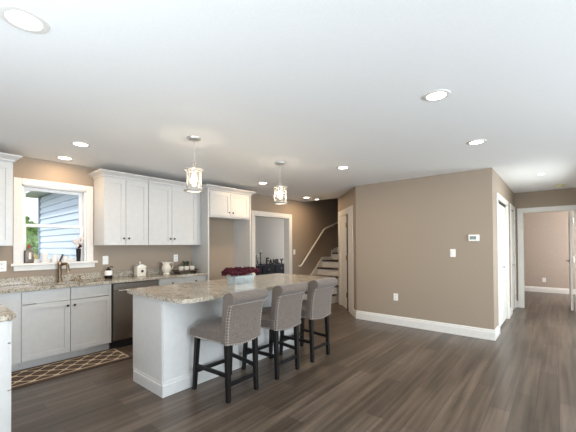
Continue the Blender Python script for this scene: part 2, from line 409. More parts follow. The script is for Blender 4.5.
# hall bifold closet door
b = B(); casing_box(b, 5.70, 5.79, HY-.02, HY, 0, 2.14); casing_box(b, 7.02, 7.11, HY-.02, HY, 0, 2.14); casing_box(b, 5.79, 7.02, HY-.02, HY, 2.05, 2.14)
box(b, 5.785, 5.80, HY-.01, HY+.12, 0, 2.05); box(b, 7.01, 7.025, HY-.01, HY+.12, 0, 2.05)
struct('trim_3', b, M['trim'])
b = B()
for x0, x1 in ((5.805, 6.40), (6.41, 7.005)):
    box(b, x0, x1, HY+.02, HY+.05, .015, 2.02, bev=.004, seg=1)
    for zz in ((.15, .95), (1.05, 1.9)):
        box(b, x0+.09, x1-.09, HY+.012, HY+.022, *zz, bev=.005, seg=1)
d2 = struct('door_2', b, M['trim'])
b = B(); lathe(b, [(0, 0), (.012, .0), (.010, .018), (.020, .03), (.018, .042), (0, .046)], (6.36, HY+.012, .98), 14, Matrix.Rotation(R(90), 3, 'X')); link('knob', b, M['nickel'], d2, True)
struct('trim_4', bx(5.80, 7.01, HY+.02, HY+.06, 2.022, 2.05), M['slot'])
# second hall door
b = B(); casing_box(b, 7.49, 7.57, HY-.02, HY, 0, 2.14); casing_box(b, 8.27, 8.34, HY-.02, HY, 0, 2.14); casing_box(b, 7.57, 8.27, HY-.02, HY, 2.05, 2.14)
box(b, 7.565, 7.58, HY-.01, HY+.12, 0, 2.05); box(b, 8.258, 8.275, HY-.01, HY+.12, 0, 2.05)
struct('trim_5', b, M['trim'])
b = B(); box(b, 7.585, 8.245, HY-.002, HY+.035, .012, 2.03, bev=.003, seg=1)
for zz in ((.2, .95), (1.08, 1.88)): box(b, 7.70, 8.13, HY-.008, HY+.003, *zz, bev=.004, seg=1)
d3 = struct('door_3', b, M['trim'])
for z in (.25, 1.05, 1.82):
    b = B(); hinge(b, (8.25, HY-.012, z), .012, .1); link('hinge', b, M['nickel'], d3)
def lever(parent, base, out, along, m):
    b = B(); base, out, along = Vector(base), Vector(out), Vector(along)
    cyl(b, base, base+out*.012, .03, 16); cyl(b, base+out*.01, base+out*.055, .010, 10)
    cyl(b, base+out*.05, base+out*.05+along*.12, .009, 10, .007); return link('lever_handle', b, m, parent, True)
lever(d3, (7.65, HY-.002, .95), (0, -1, 0), (1, 0, 0), M['nickel'])
# bedroom door opening
b = B(); casing_box(b, EX-.02, EX, .555, .64, 0, 2.115); casing_box(b, EX-.02, EX, -.38, -.29, 0, 2.115); casing_box(b, EX-.02, EX, -.29, .555, 2.03, 2.115)
box(b, EX-.01, EX+.13, .54, .556, 0, 2.03); box(b, EX-.01, EX+.13, -.291, -.275, 0, 2.03); box(b, EX-.01, EX+.13, -.29, .555, 2.015, 2.031)
struct('trim_6', b, M['trim'])
b = B(); box(b, EX+.14, EX+.90, -.24, -.205, .012, 2.01, bev=.003, seg=1)
for zz in ((.2, .95), (1.08, 1.88)): box(b, EX+.26, EX+.78, -.207, -.198, *zz, bev=.004, seg=1)
d4 = struct('door_4', b, M['trim'])
for z in (.25, 1.05, 1.82):
    b = B(); hinge(b, (EX+.13, -.25, z), .012, .1); link('hinge', b, M['nickel'], d4)
lever(d4, (EX+.84, -.205, .98), (0, 1, 0), (-1, 0, 0), M['bronze'])

# ------------------------------------------------------------------ kitchen window
b = B()
casing_box(b, .785, .862, WA-.02, WA, 1.145, 2.184); casing_box(b, 1.548, 1.632, WA-.02, WA, 1.145, 2.184)
casing_box(b, .862, 1.548, WA-.02, WA, 2.108, 2.184)
w1 = struct('window_1', b, M['trim'])
b = B(); box(b, .76, 1.68, WA-.05, WA+.07, 1.135, 1.165, bev=.006); box(b, .79, 1.65, WA-.018, WA, 1.075, 1.135, bev=.003, seg=1); link('window_sill', b, M['trim'], w1)
b = B()
x0, x1 = .853, 1.557
fy = WA+.085
box(b, x0, x0+.03, WA, WA+T, 1.165, 2.118); box(b, x1-.03, x1, WA, WA+T, 1.165, 2.118); box(b, x0, x1, WA, WA+T, 2.095, 2.118)
link('window_jamb', b, M['mat_in'], w1)
def sash(name, y0, y1, z0, z1):
    b = B(); a, c = x0+.03, x1-.03
    box(b, a, a+.035, y0, y1, z0, z1); box(b, c-.035, c, y0, y1, z0, z1); box(b, a+.035, c-.035, y0, y1, z0, z0+.04); box(b, a+.035, c-.035, y0, y1, z1-.035, z1)
    s = link(name, b, M['mat_in'], w1); link('glass_pane', bx(a+.03, c-.03, (y0+y1)/2-.002, (y0+y1)/2+.002, z0+.03, z1-.03), M['pane'], s); return s
sash('lower_sash', WA+.06, WA+.09, 1.165, 1.645); sash('upper_sash', WA+.092, WA+.122, 1.605, 2.095)

# ------------------------------------------------------------------ outside
g = link('lawn', bx(-30, 40, 7.35, 60, -.42, -.3), M['grass']); g['kind'] = 'structure'
g = link('lawn_near', bx(-30, 1.9, 5.05, 7.35, -.42, -.3), M['grass']); g['kind'] = 'structure'
hw = thing('house_wing', 'pale blue house wing with lap siding and a soffit seen through the kitchen window', 'house', (1.9, 6.9, -.3))
b = B(); N = 22; z = -.3
for i in range(N):
    z0 = -.3+i*.125; prism(b, [(2.02, z0), (1.9-.008, z0), (1.9-.008, z0+.01), (1.9-.032, z0+.012), (1.9-.010, z0+.125), (2.02, z0+.125)], 'Y', 5.04, 8.84)
link('siding', b, M['siding'], hw)
link('corner_board', bx(1.86, 2.0, 8.80, 8.90, -.3, 2.46), mat('corner_board', (.25, .3, .36), .5), hw)
link('soffit', bx(1.55, 2.02, 5.04, 9.2, 2.48, 2.52), M['trim'], hw)
link('fascia', bx(1.52, 1.55, 5.04, 9.2, 2.44, 2.60), M['trim'], hw)
def tree(x, y, hgt, r, m, label, seed, z0=-.3):
    t = thing('tree', label, 'tree', (x, y, z0)); rn = random.Random(seed)
    b = B(); cyl(b, (x, y, z0), (x, y, z0+hgt*.6), .14, 8, .07); link('trunk', b, M['bark'], t)
    b = B()
    for i in range(520):
        a, e = rn.random()*6.28, rn.random(); rr = r*(e**.4); ph = math.acos(rn.uniform(-1, 1))
        c = Vector((x+rr*math.sin(ph)*math.cos(a), y+rr*math.sin(ph)*math.sin(a), z0+hgt-r+rr*math.cos(ph)*1.1))
        q = bmesh.ops.create_icosphere(b, subdivisions=1, radius=.16+rn.random()*.16)
        bmesh.ops.transform(b, matrix=Matrix.Translation(c) @ Euler((rn.random()*3, rn.random()*3, 0)).to_matrix().to_4x4() @ Matrix.Diagonal((1, 1, .35, 1)), verts=q['verts'])
    o = link('foliage', b, m, t)
tree(2.95, 17.5, 2.2, 1.0, M['fol'], 'leafy green tree past the house corner in the window', 1)
tree(2.2, 13.2, 1.35, .85, M['fol2'], 'low golden shrub beneath the green tree outside', 2)
tree(4.3, 25.5, 3.3, 1.6, M['fol'], 'taller green tree farthest out beyond the lawn', 3)

# ------------------------------------------------------------------ cabinets
BY = 4.47      # base cabinet door face
def rotbox(bm, org, rz, a):
    n0 = len(bm.verts); q = B(); box(q, *a[:6], bev=a[6] if len(a) > 6 else 0, seg=1); bmesh.ops.transform(q, matrix=Matrix.Translation(org) @ Matrix.Rotation(rz, 4, 'Z'), verts=q.verts)
    me = bpy.data.meshes.new('tmp'); q.to_mesh(me); q.free(); bm.from_mesh(me); bpy.data.meshes.remove(me)
def front(name, parent, org, rz, w, h, rail=.058, knob=None, flat=False):
    """shaker front facing local -Y, lower left corner at org"""
    b = B(); t = .02
    if flat or h < .2:
        rl = min(rail*.62, h*.28)
        for a in ((0, w, -t, 0, 0, rl), (0, w, -t, 0, h-rl, h), (0, rl, -t, 0, rl, h-rl), (w-rl, w, -t, 0, rl, h-rl), (rl, w-rl, -t+.006, 0, rl, h-rl)): rotbox(b, org, rz, a)
    else:
        for a in ((0, w, -t, 0, 0, rail), (0, w, -t, 0, h-rail, h), (0, rail, -t, 0, rail, h-rail), (w-rail, w, -t, 0, rail, h-rail), (rail, w-rail, -t+.010, 0, rail, h-rail)): rotbox(b, org, rz, a)
    o = link(name, b, M['cab'], parent)
    if knob:
        q = Matrix.Rotation(rz, 3, 'Z'); p = Vector(org)+q @ Vector((knob[0], -t, knob[1])); b = B()
        lathe(b, [(0, 0), (.006, 0), (.006, .012), (.013, .018), (.014, .024), (.008, .029), (0, .03)], p, 12, q @ Matrix.Rotation(R(90), 3, 'X'))
        link('knob', b, M['bronze'], o, True)
    return o
G = .003
# sink base
c = thing('base_cabinet', 'white sink base cabinet with two shaker doors under the window', 'cabinet', (1.25, 4.68, 0))
link('cabinet_body', (lambda b: (box(b, .79, .81, BY+.021, WA-.01, .10, .875), box(b, 1.692, 1.712, BY+.021, WA-.01, .10, .875), box(b, .81, 1.692, BY+.021, WA-.01, .10, .12), box(b, .81, 1.692, WA-.02, WA-.01, .12, .875), b)[-1])(B()), M['cab'], c)
link('toe_kick', bx(.79, 1.712, BY+.09, BY+.105, 0, .10), M['cab'], c)
front('door', c, (.79+G, BY+.02, .105), 0, .461-2*G, .615, knob=(.461-.035, .555))
front('door', c, (1.251+G, BY+.02, .105), 0, .46-2*G, .615, knob=(.035, .555))
front('false_drawer_front', c, (.79+G, BY+.02, .728), 0, .461-2*G, .142)
front('false_drawer_front', c, (1.251+G, BY+.02, .728), 0, .46-2*G, .142)
c = thing('corner_cabinet', 'plain white corner filler cabinet left of the sink doors', 'cabinet', (.62, 4.7, 0))
link('cabinet_body', bx(.452, .788, BY+.003, WA-.01, .10, .875), M['cab'], c)
link('toe_kick', bx(.40, .788, BY+.09, BY+.105, 0, .10), M['cab'], c)
# drawer cabinet
c = thing('base_cabinet', 'white base cabinet with two top drawers right of the dishwasher', 'cabinet', (2.78, 4.68, 0))
link('cabinet_body', bx(2.366, 3.185, BY+.02, WA-.01, .10, .875), M['cab'], c)
link('toe_kick', bx(2.366, 3.185, BY+.09, BY+.105, 0, .10), M['cab'], c)
for xx, ww in ((2.366, .409), (2.775, .410)):
    front('drawer', c, (xx+G, BY+.02, .728), 0, ww-2*G, .142, knob=(ww/2, .071))
    front('door', c, (xx+G, BY+.02, .105), 0, ww-2*G, .615, knob=(.035 if xx > 2.5 else ww-.035, .555))
# dishwasher
c = thing('dishwasher', 'stainless steel dishwasher with bar handle beside the sink cabinet', 'dishwasher', (2.04, 4.68, 0))
link('dishwasher_body', bx(1.718, 2.36, BY+.03, WA-.02, .09, .872), M['slot'], c)
link('door_panel', bx(1.735, 2.345, BY-.005, BY+.028, .115, .765, bev=.004), M['steel'], c)
link('control_panel', bx(1.735, 2.345, BY-.005, BY+.028, .772, .862, bev=.004), M['steel'], c)
b = B(); tube(b, [(1.78, BY-.05, .775), (2.30, BY-.05, .775)], .012); cyl(b, (1.80, BY-.05, .775), (1.80, BY, .775), .008); cyl(b, (2.28, BY-.05, .775), (2.28, BY, .775), .008)
link('bar_handle', b, M['nickel'], c, True)
link('kick_plate', bx(1.72, 2.36, BY+.05, BY+.065, .0, .10), M['toe'], c)
# peninsula run on the left
c = thing('peninsula_cabinet', 'white cabinet run with drawers at the left edge of the photo', 'cabinet', (.12, 3.6, 0))
link('cabinet_body', bx(-.19, .424, 2.79, BY+.0, .10, .875), M['cab'], c)
link('toe_kick', bx(-.16, .36, 2.85, BY, 0, .10), M['cab'], c)
y0 = 2.795
for k, w_ in enumerate((.42, .60, .60)):
    front('drawer', c, (.424, y0+G, .728), R(90), w_-2*G, .142, knob=None)
    front('drawer' if k == 0 else 'door', c, (.424, y0+G, .415 if k == 0 else .105), R(90), w_-2*G, .305 if k == 0 else .615)
    if k == 0: front('drawer', c, (.424, y0+G, .105), R(90), w_-2*G, .302)
    y0 += w_

# countertops
def slab(bm, pts, z0, z1, bev=.008):
    n = len(bm.faces); prism(bm, pts, 'Z', z0, z1)
    es = [e for e in bm.edges if abs((e.verts[0].co-e.verts[1].co).z) < 1e-6]
    bmesh.ops.bevel(bm, geom=es, offset=bev, segments=2, affect='EDGES')
def rounded(x0, x1, y0, y1, rs, n=6):
    """corner radii order: (x0,y0),(x1,y0),(x1,y1),(x0,y1)"""
    out = []
    for (cx, cy, a0), r in zip(((x0, y0, 180), (x1, y0, 270), (x1, y1, 0), (x0, y1, 90)), rs):
        ox = cx+(r if cx == x0 else -r); oy = cy+(r if cy == y0 else -r)
        if r < 1e-4: out.append((cx, cy)); continue
        for i in range(n+1):
            a = R(a0+90*i/n); out.append((ox+r*math.cos(a), oy+r*math.sin(a)))
    return out
b = B(); CF = 4.43
sx0, sx1, sy0, sy1 = .93, 1.60, 4.50, 4.76
for a in ((.478, sx0, CF, WA-.002), (sx1, 3.186, CF, WA-.002), (sx0, sx1, CF, sy0), (sx0, sx1, sy1, WA-.002)): box(b, a[0], a[1], a[2], a[3], .877, .914)
tag(link('countertop', b, M['granite']), 'speckled brown granite countertop along the window wall around the sink', 'countertop')
slabp = B(); slab(slabp, [(-.22, 2.77), (.40, 2.77), (.44, 2.78), (.465, 2.805), (.476, 2.84), (.476, WA-.002), (-.22, WA-.002)], .877, .914, .006)
tag(link('countertop', slabp, M['granite']), 'granite peninsula counter end cut off by the lower left photo edge', 'countertop')
tag(link('backsplash', bx(-.2, 3.186, WA-.022, WA-.002, .915, 1.0, bev=.003), M['granite']), 'low granite backsplash strip along the wall under the window', 'backsplash')
sk = thing('kitchen_sink', 'undermount stainless sink set in the counter below the window', 'sink', (1.265, 4.63, .70))
link('basin', (lambda b: (box(b, sx0-.003, sx1+.003, sy0-.003, sy1+.003, .70, .712), box(b, sx0-.003, sx0, sy0, sy1, .712, .876), box(b, sx1, sx1+.003, sy0, sy1, .712, .876),
     box(b, sx0, sx1, sy0-.003, sy0, .712, .876), box(b, sx0, sx1, sy1, sy1+.003, .712, .876), b)[-1])(B()), M['steel'], sk)
b = B(); lathe(b, [(0, .001), (.03, .001), (.035, .004), (0, .004)], (1.265, 4.63, .712), 16); link('drain', b, M['nickel'], sk)
# faucet
fx, fyy = 1.225, 4.80
fa = thing('faucet', 'bronze single lever kitchen faucet rising in front of the window', 'faucet', (fx, fyy, .914))
b = B(); lathe(b, [(0, 0), (.032, 0), (.030, .012), (.022, .02), (.021, .20), (.025, .22), (.022, .255), (0, .262)], (fx, fyy, .914), 18); link('faucet_body', b, M['brass'], fa, True)
b = B(); tube(b, [(fx+.0, fyy, 1.12), (fx+.03, fyy-.04, 1.145), (fx+.05, fyy-.07, 1.145), (fx+.062, fyy-.09, 1.12), (fx+.065, fyy-.095, 1.04)], .018); link('spout', b, M['brass'], fa, True)
b = B(); tube(b, [(fx, fyy, 1.16), (fx+.005, fyy, 1.19), (fx+.035, fyy+.0, 1.265)], .011); link('lever', b, M['bronze'], fa, True)
sd = thing('soap_dispenser', 'small bronze side sprayer and soap pump by the sink', 'soap dispenser', (1.45, 4.80, .914))
for dx in (0, ):
    b = B(); lathe(b, [(0, 0), (.02, 0), (.016, .015), (.008, .02), (.008, .05), (.014, .055), (.014, .065), (0, .067)], (1.45, 4.80, .914), 14); cyl(b, (1.45, 4.80, .972), (1.42, 4.75, .975), .006)
    link('pump', b, M['brass'], sd, True)
b = B(); lathe(b, [(0, 0), (.018, 0), (.012, .02), (.006, .045), (0, .046)], (1.40, 4.80, .914), 14); link('button', b, M['brass'], sd, True)

# upper cabinets
UY = 4.53; UZ0, UZ1 = 1.375, 2.275
def crown(bm, pts, z0, z1, out):
    """pts: plan polyline (front face) ; simple cove profile extruded outward to the left-hand side"""
    pts = [Vector((*p, 0)) for p in pts]
    prof = [(0, z0), (.008, z0), (.014, z0+.02), (out*.45, z0+(z1-z0)*.45), (out*.9, z1-.018), (out, z1-.016), (out, z1), (0, z1)]
    sec = []
    for i, p in enumerate(pts):
        ns_ = []
        if i > 0: u = (p-pts[i-1]).normalized(); ns_.append(Vector((u.y, -u.x, 0)))
        if i < len(pts)-1: u = (pts[i+1]-p).normalized(); ns_.append(Vector((u.y, -u.x, 0)))
        n = sum(ns_, Vector()); n = n/ n.dot(ns_[0]) if len(ns_) == 2 else ns_[0]
        sec.append([bm.verts.new(p+n*a+Vector((0, 0, z))) for a, z in prof])
    bm.faces.new(sec[0]); bm.faces.new(sec[-1][::-1])
    for a, c in zip(sec, sec[1:]):
        for k in range(len(prof)): j = (k+1) % len(prof); bm.faces.new((a[k], a[j], c[j], c[k]))
    return bm
def upper(label, x0, x1, splits, left=False, right=False, knobs=()):
    c = thing('wall_cabinet', label, 'cabinet', ((x0+x1)/2, 4.71, UZ0))
    link('cabinet_body', bx(x0, x1, UY+.02, WA-.001, UZ0, 2.30), M['cab'], c)
    xs = [x0]+list(splits)+[x1]
    for i in range(len(xs)-1):
        w_ = xs[i+1]-xs[i]
        front('door', c, (xs[i]+G, UY+.02, UZ0+.004), 0, w_-2*G, UZ1-UZ0-.01, rail=.06, knob=((w_-.035 if i % 2 == 0 else .03), .09))
    pts = ([(x0, WA-.002)] if left else [])+[(x0, UY+.0), (x1, UY+.0)]+([(x1, WA-.002)] if right else [])
    link('crown_moulding', crown(B(), pts, 2.29, 2.36, .065), M['cab'], c)
    return c
upper('white wall cabinet cut off by the left photo edge, left of the window', -.12, .729, (.3045,), right=True)
upper('white two door wall cabinet immediately right of the window', 1.64, 2.235, (1.92,), left=True)
upper('white two door wall cabinet beside the tall refrigerator surround', 2.239, 3.06, (2.607,))
# refrigerator surround
FY = 4.42
c = thing('refrigerator_surround', 'tall white empty refrigerator surround with two door cabinet on top', 'cabinet', (3.67, 4.65, 0))
link('side_panel', bx(3.19, 3.215, FY, WA-.001, 0, 2.30), M['cab'], c)
link('side_panel', bx(4.135, 4.165, FY, WA-.001, 0, 2.30), M['cab'], c)
link('filler_strip', bx(3.062, 3.188, UY+.10, UY+.12, UZ0, 2.362), M['cab'], c)
link('cabinet_body', bx(3.216, 4.134, FY+.02, WA-.001, 1.845, 2.30), M['cab'], c)
front('door', c, (3.235, FY+.02, 1.875), 0, .436, .405, knob=(.40, .065))
front('door', c, (3.677, FY+.02, 1.875), 0, .438, .405, knob=(.04, .065))
link('crown_moulding', crown(B(), [(3.19, UY+.10), (3.19, FY), (4.165, FY), (4.165, WA-.002)], 2.30, 2.372, .065), M['cab'], c)

# ------------------------------------------------------------------ island
IX0, IX1, IY0, IY1 = 1.487, 3.36, 2.735, 3.33
c = thing('kitchen_island', 'white panelled kitchen island base under the granite slab', 'island', (2.4, 3.03, 0))
link('cabinet_body', (lambda b: (box(b, IX0, IX1, IY0, IY1-.02, .10, .876, bev=.002, seg=1), box(b, IX0+.03, IX1-.03, IY0+.03, IY1-.09, 0, .10), b)[-1])(B()), M['cab'], c)
link('end_panel', bx(IX0-.008, IX0, IY0+.012, IY1-.0, .10, .876, bev=.002, seg=1), M['cab'], c)
b = B()
def bb_local(bm, p0, p1, h=.135, t=.018):
    p0, p1 = Vector((*p0, 0)), Vector((*p1, 0)); u = (p1-p0).normalized(); n = Vector((u.y, -u.x, 0))
    prof = [(0, 0), (t, 0), (t, h*.74), (t*.7, h*.8), (t*.6, h*.95), (0, h)]
    lo = [bm.verts.new(p0+n*a+Vector((0, 0, z))) for a, z in prof]; hi = [bm.verts.new(p1+n*a+Vector((0, 0, z))) for a, z in prof]
    bm.faces.new(lo); bm.faces.new(hi[::-1])
    for i in range(len(prof)): j = (i+1) % len(prof); bm.faces.new((lo[i], lo[j], hi[j], hi[i]))
bb_local(b, (IX0, IY1-.03), (IX0, IY0)); bb_local(b, (IX0-.018, IY0), (IX1+.018, IY0)); bb_local(b, (IX1, IY0), (IX1, IY1-.03))
link('base_moulding', b, M['cab'], c)
for i in range(3):
    w_ = (IX1-IX0)/3; front('door', c, (IX0+w_*(i+1)-G, IY1-.02, .105), R(180), w_-2*G, .615, knob=(.04, .55))
    front('drawer', c, (IX0+w_*(i+1)-G, IY1-.02, .728), R(180), w_-2*G, .142, knob=(w_/2, .07))
b = B(); slab(b, rounded(1.455, 3.82, 2.375, 3.43, (.10, .10, .03, .03)), .877, .914, .008)
tag(link('island_countertop', b, M['granite'], None), 'long granite island top with rounded corners overhanging toward the stools', 'countertop')

# ------------------------------------------------------------------ stools
def make_stool(label):
    t = thing('counter_stool', label, 'stool', (0, 0, 0), 'upholstered counter stools in a row at the island')
    # local: back at y=-.22, front y=.24; seat centre (0,0)
    def leg(x0, y0, x1, y1, s=.021):
        b = B(); lo = [(x1+a*s*.8, y1+c*s*.8, 0) for a, c in ((-1, -1), (1, -1), (1, 1), (-1, 1))]; hi = [(x0+a*s, y0+c*s, .53) for a, c in ((-1, -1), (1, -1), (1, 1), (-1, 1))]
        L_ = [b.verts.new(p) for p in lo]; H_ = [b.verts.new(p) for p in hi]; b.faces.new(L_); b.faces.new(H_[::-1])
        for i in range(4): b.faces.new((L_[i], L_[(i+1) % 4], H_[(i+1) % 4], H_[i]))
        return link('leg', b, M['black'], t)
    LG = {'bl': (-.175, -.205, -.18, -.225), 'br': (.158, -.205, .155, -.225), 'fl': (-.20, .20, -.215, .235), 'fr': (.20, .20, .215, .235)}
    for k in LG: leg(*LG[k])
    def at(k, z): x0, y0, x1, y1 = LG[k]; f = z/.53; return Vector((x1+(x0-x1)*f, y1+(y0-y1)*f, z))
    def rail(p, q, hh=.016, ww=.011):
        b = B(); d = (q-p).normalized(); s = d.cross(Vector((0, 0, 1))).normalized()*ww; u = Vector((0, 0, hh))
        A = [b.verts.new(p+x) for x in (s+u, s-u, -s-u, -s+u)]; C = [b.verts.new(q+x) for x in (s+u, s-u, -s-u, -s+u)]
        b.faces.new(A); b.faces.new(C[::-1])
        for i in range(4): b.faces.new((A[i], A[(i+1) % 4], C[(i+1) % 4], C[i]))
        link('stretcher', b, M['black'], t)
    rail(at('bl', .225), at('fl', .225)); rail(at('br', .225), at('fr', .225)); rail(at('bl', .145), at('br', .145)); rail(at('fl', .17), at('fr', .17))
    # seat : crowned box
    b = B(); nx, ny = 10, 10; top = []; x_f, x_b = .25, .213
    for j in range(ny+1):
        row = []; v = j/ny; y = -.215+v*.49
        hw_ = x_b+(x_f-x_b)*v
        for i in range(nx+1):
            u = i/nx*2-1; k = (1-abs(u)**4)*(1-abs(v*2-1)**4)
            fy = y - (.02*abs(u)**4 if v == 1 else 0)
            row.append(b.verts.new((u*hw_, fy, .595+.055*k**.6 - (.03*(max(0, v-.75)*4)**3))))
        top.append(row)
    bot = [[b.verts.new((v.co.x, v.co.y, .505)) for v in row] for row in top]
    for g_, fl in ((top, 0), (bot, 1)):
        for j in range(ny):
            for i in range(nx):
                f = (g_[j][i], g_[j][i+1], g_[j+1][i+1], g_[j+1][i]); b.faces.new(f if not fl else f[::-1])
    for i in range(nx): b.faces.new((top[0][i], bot[0][i], bot[0][i+1], top[0][i+1])); b.faces.new((top[ny][i], top[ny][i+1], bot[ny][i+1], bot[ny][i]))
    for j in range(ny): b.faces.new((top[j][0], top[j+1][0], bot[j+1][0], bot[j][0])); b.faces.new((top[j][nx], bot[j][nx], bot[j+1][nx], top[j+1][nx]))
    link('seat', b, M['linen'], t, True)
    # backrest profile (y,z), roll top; bottom edge sags slightly in the middle
    prof = [(-.235, .50), (-.240, .60), (-.252, .72), (-.272, .80), (-.290, .845), (-.300, .862),
            (-.312, .868), (-.326, .880), (-.333, .900), (-.330, .928), (-.315, .948), (-.290, .958), (-.255, .956), (-.222, .943), (-.200, .92), (-.187, .88),
            (-.180, .80), (-.170, .70), (-.165, .60), (-.165, .50)]
    n = 12; b = B(); secs = []; hwb = lambda z: .205+.004*max(0, (z-.55)/.42)
    for i in range(n+1):
        u = i/n*2-1; sec = []
        for (y, z) in prof:
            zz = z-.022*(1-u*u) if z <= .501 else z
            sec.append(b.verts.new((u*hwb(z), y-.010*(1-u*u)*(1 if z < .86 else .3), zz)))
        secs.append(sec)
    K = len(prof)
    for a, c_2 in zip(secs, secs[1:]):
        for k in range(K): j = (k+1) % K; b.faces.new((a[k], a[j], c_2[j], c_2[k]))
    b.faces.new(secs[0][::-1]); b.faces.new(secs[-1])
    link('backrest', b, M['linen'], t, True)
    # nail heads
    b = B()
    b2 = B()
    def nail(x, y, z): blob(b, (x, y, z), .0052, 0, 0, 1)
    def nail2(x, y, z): blob(b2, (x, y, z), .0062, 0, 0, 1)
    outer = [(-.238, .50), (-.243, .60), (-.255, .72), (-.274, .80), (-.297, .855)]
    def oy(z):
        for (y0_, z0_), (y1_, z1_) in zip(outer, outer[1:]):
            if z <= z1_: return y0_+(y1_-y0_)*(z-z0_)/(z1_-z0_)
        return outer[-1][0]
    z = .50
    while z < .86:
        for sgn in (-1, 1):
            xw = hwb(z); nail(sgn*(xw-.012), oy(z)-.001, z); nail(sgn*(xw+.001), oy(z)+.018, z)
        z += .026
    for i in range(17):
        u = i/16*2-1; nail(u*.215, -.302-.003*(1-u*u), .852)
        nail(u*.205, oy(.51)-.010*(1-u*u)-.001, .51-.022*(1-u*u))
        nail2(u*.24, .277-.02*abs(u)**4, .513)
    for i in range(20):
        v = i/19; y = -.16+v*.41
        for sgn in (-1, 1): nail2(sgn*(.2165+.034*v), y, .513)
    link('backrest_nailheads', b, M['nail'], t, True); link('seat_nailheads', b2, M['nail'], t, True)
    return t
st = make_stool('grey taupe roll back counter stool nearest the camera, left of the three')
def copy_tree(o, parent=None):
    c = o.copy(); COL.objects.link(c)
    if parent: c.parent = parent
    for ch in [x for x in bpy.data.objects if x.parent == o]: copy_tree(ch, c)
    return c
SP = [(1.975, 2.425, R(0)), (2.60, 2.42, 0), (3.215, 2.42, 0)]
for i, (x, y, rz) in enumerate(SP):
    o = st if i == 0 else copy_tree(st)
    o.location = (x, y, 0); o.rotation_euler.z = rz
    if i == 1: o['label'] = 'grey taupe nailhead counter stool in the middle of the row of three'
    if i == 2: o['label'] = 'grey taupe nailhead counter stool farthest away, nearest the stairs'

# ------------------------------------------------------------------ rug
b = B(); box(b, .42, 1.80, 3.985, 4.525, .001, .010, bev=.003, seg=1)
tag(link('rug', b, M['rug']), 'dark brown runner rug with cream trellis pattern before the sink', 'rug')

# ------------------------------------------------------------------ stairs and handrail
t = thing('staircase', 'staircase with white risers and dark wood treads at the back', 'stairs', (6.9, 4.4, 0))
xs = [6.30, 6.53, 6.77, 7.0, 7.235, 7.74, 8.0]; rise = .188
b = B(); sy0_, sy1_ = 3.99, 4.868
pts = [(xs[0], 0)]
for i, x in enumerate(xs):
    pts += [(x, rise*(i+1)-.025), (xs[i+1] if i+1 < len(xs) else 8.44, rise*(i+1)-.025)]
pts += [(8.44, 0)]
link('risers', prism(B(), pts, 'Y', sy0_, sy1_), M['trim'], t)
for i, x in enumerate(xs):
    x1_ = xs[i+1] if i+1 < len(xs) else 8.44
    link('tread', bx(x-.03, x1_-.001, sy0_-.0, sy1_, rise*(i+1)-.025, rise*(i+1)+.006, bev=.006), M['tread'], t)
sk = [(6.20, 0), (6.20, .16), (7.22, 1.03), (7.70, 1.03), (7.70, 1.20), (8.44, 1.42), (8.44, .5), (6.7, 0)]
link('skirt_board', prism(B(), sk, 'Y', 4.87, 4.888), M['trim'], t)
hr = thing('handrail', 'cream wall mounted handrail rising along the stairs', 'handrail', (7.1, 4.83, 1.4))
b = B(); tube(b, [(6.17, 4.86, .85), (6.19, 4.81, .845), (6.25, 4.81, .89), (7.20, 4.81, 1.755), (7.28, 4.81, 1.80), (8.05, 4.81, 2.03)], .020); link('rail', b, M['trim'], hr, True)
for x, z in ((6.4, 1.03), (7.1, 1.665), (7.7, 1.925)):
    b = B(); cyl(b, (x, 4.81, z-.02), (x, 4.83, z-.06), .008); cyl(b, (x, 4.83, z-.06), (x, 4.889, z-.06), .010); link('bracket', b, M['nickel'], hr, True)

# ------------------------------------------------------------------ wall plates
def plate(name, label, cat, loc, face, kind):
    """face: 'Y' = faces -Y, 'X' = faces -X"""
    t = thing(name, label, cat, loc); x, y, z = loc
    def bb(w0, w1, d0, d1, z0, z1, **k):
        return bx(x+w0, x+w1, y-d1, y-d0, z+z0, z+z1, **k) if face == 'Y' else bx(x-d1, x-d0, y+w0, y+w1, z+z0, z+z1, **k)
    link('cover_plate', bb(-.038, .038, 0, .007, -.06, .06, bev=.003), M['plate'], t)
    if kind == 'outlet':
        for zz in (-.026, .026):
            s = link('socket', bb(-.017, .017, .007, .010, zz-.016, zz+.016, bev=.002, seg=1), M['plate'], t)
            for w_ in (-.007, .007): link('slot', bb(w_-.0018, w_+.0018, .010, .011, zz-.006, zz+.007), M['slot'], s)
    else:
        link('rocker', bb(-.016, .016, .007, .012, -.034, .034, bev=.003), M['plate'], t)
    return t
plate('wall_outlet', 'white outlet on the taupe wall left of the window', 'outlet', (.69, WA, 1.14), 'Y', 'outlet')
plate('light_switch', 'white switch plate on the backsplash wall just right of the window', 'switch', (1.79, WA, 1.165), 'Y', 'switch')
plate('wall_outlet', 'white outlet on the wall above the tray of cups', 'outlet', (2.88, WA, 1.155), 'Y', 'outlet')
plate('light_switch', 'light switch between the dining opening and the handrail', 'switch', (6.04, WA, 1.19), 'Y', 'switch')
plate('light_switch', 'white light switch on the big taupe wall below the thermostat', 'switch', (TX, 1.208, 1.228), 'X', 'switch')
plate('wall_outlet', 'white outlet low on the big taupe wall', 'outlet', (TX, 2.10, .47), 'X', 'outlet')
plate('wall_outlet', 'white outlet low on the far bedroom wall', 'outlet', (11.4, .28, .345), 'X', 'outlet')
t = thing('thermostat', 'white rectangular thermostat with grey screen on the taupe wall', 'thermostat', (TX, .925, 1.452))
link('housing', bx(TX-.025, TX, .855, .995, 1.405, 1.50, bev=.006), M['plate'], t)
link('screen', bx(TX-.027, TX-.024, .895, .975, 1.43, 1.478), M['lcd'], t)

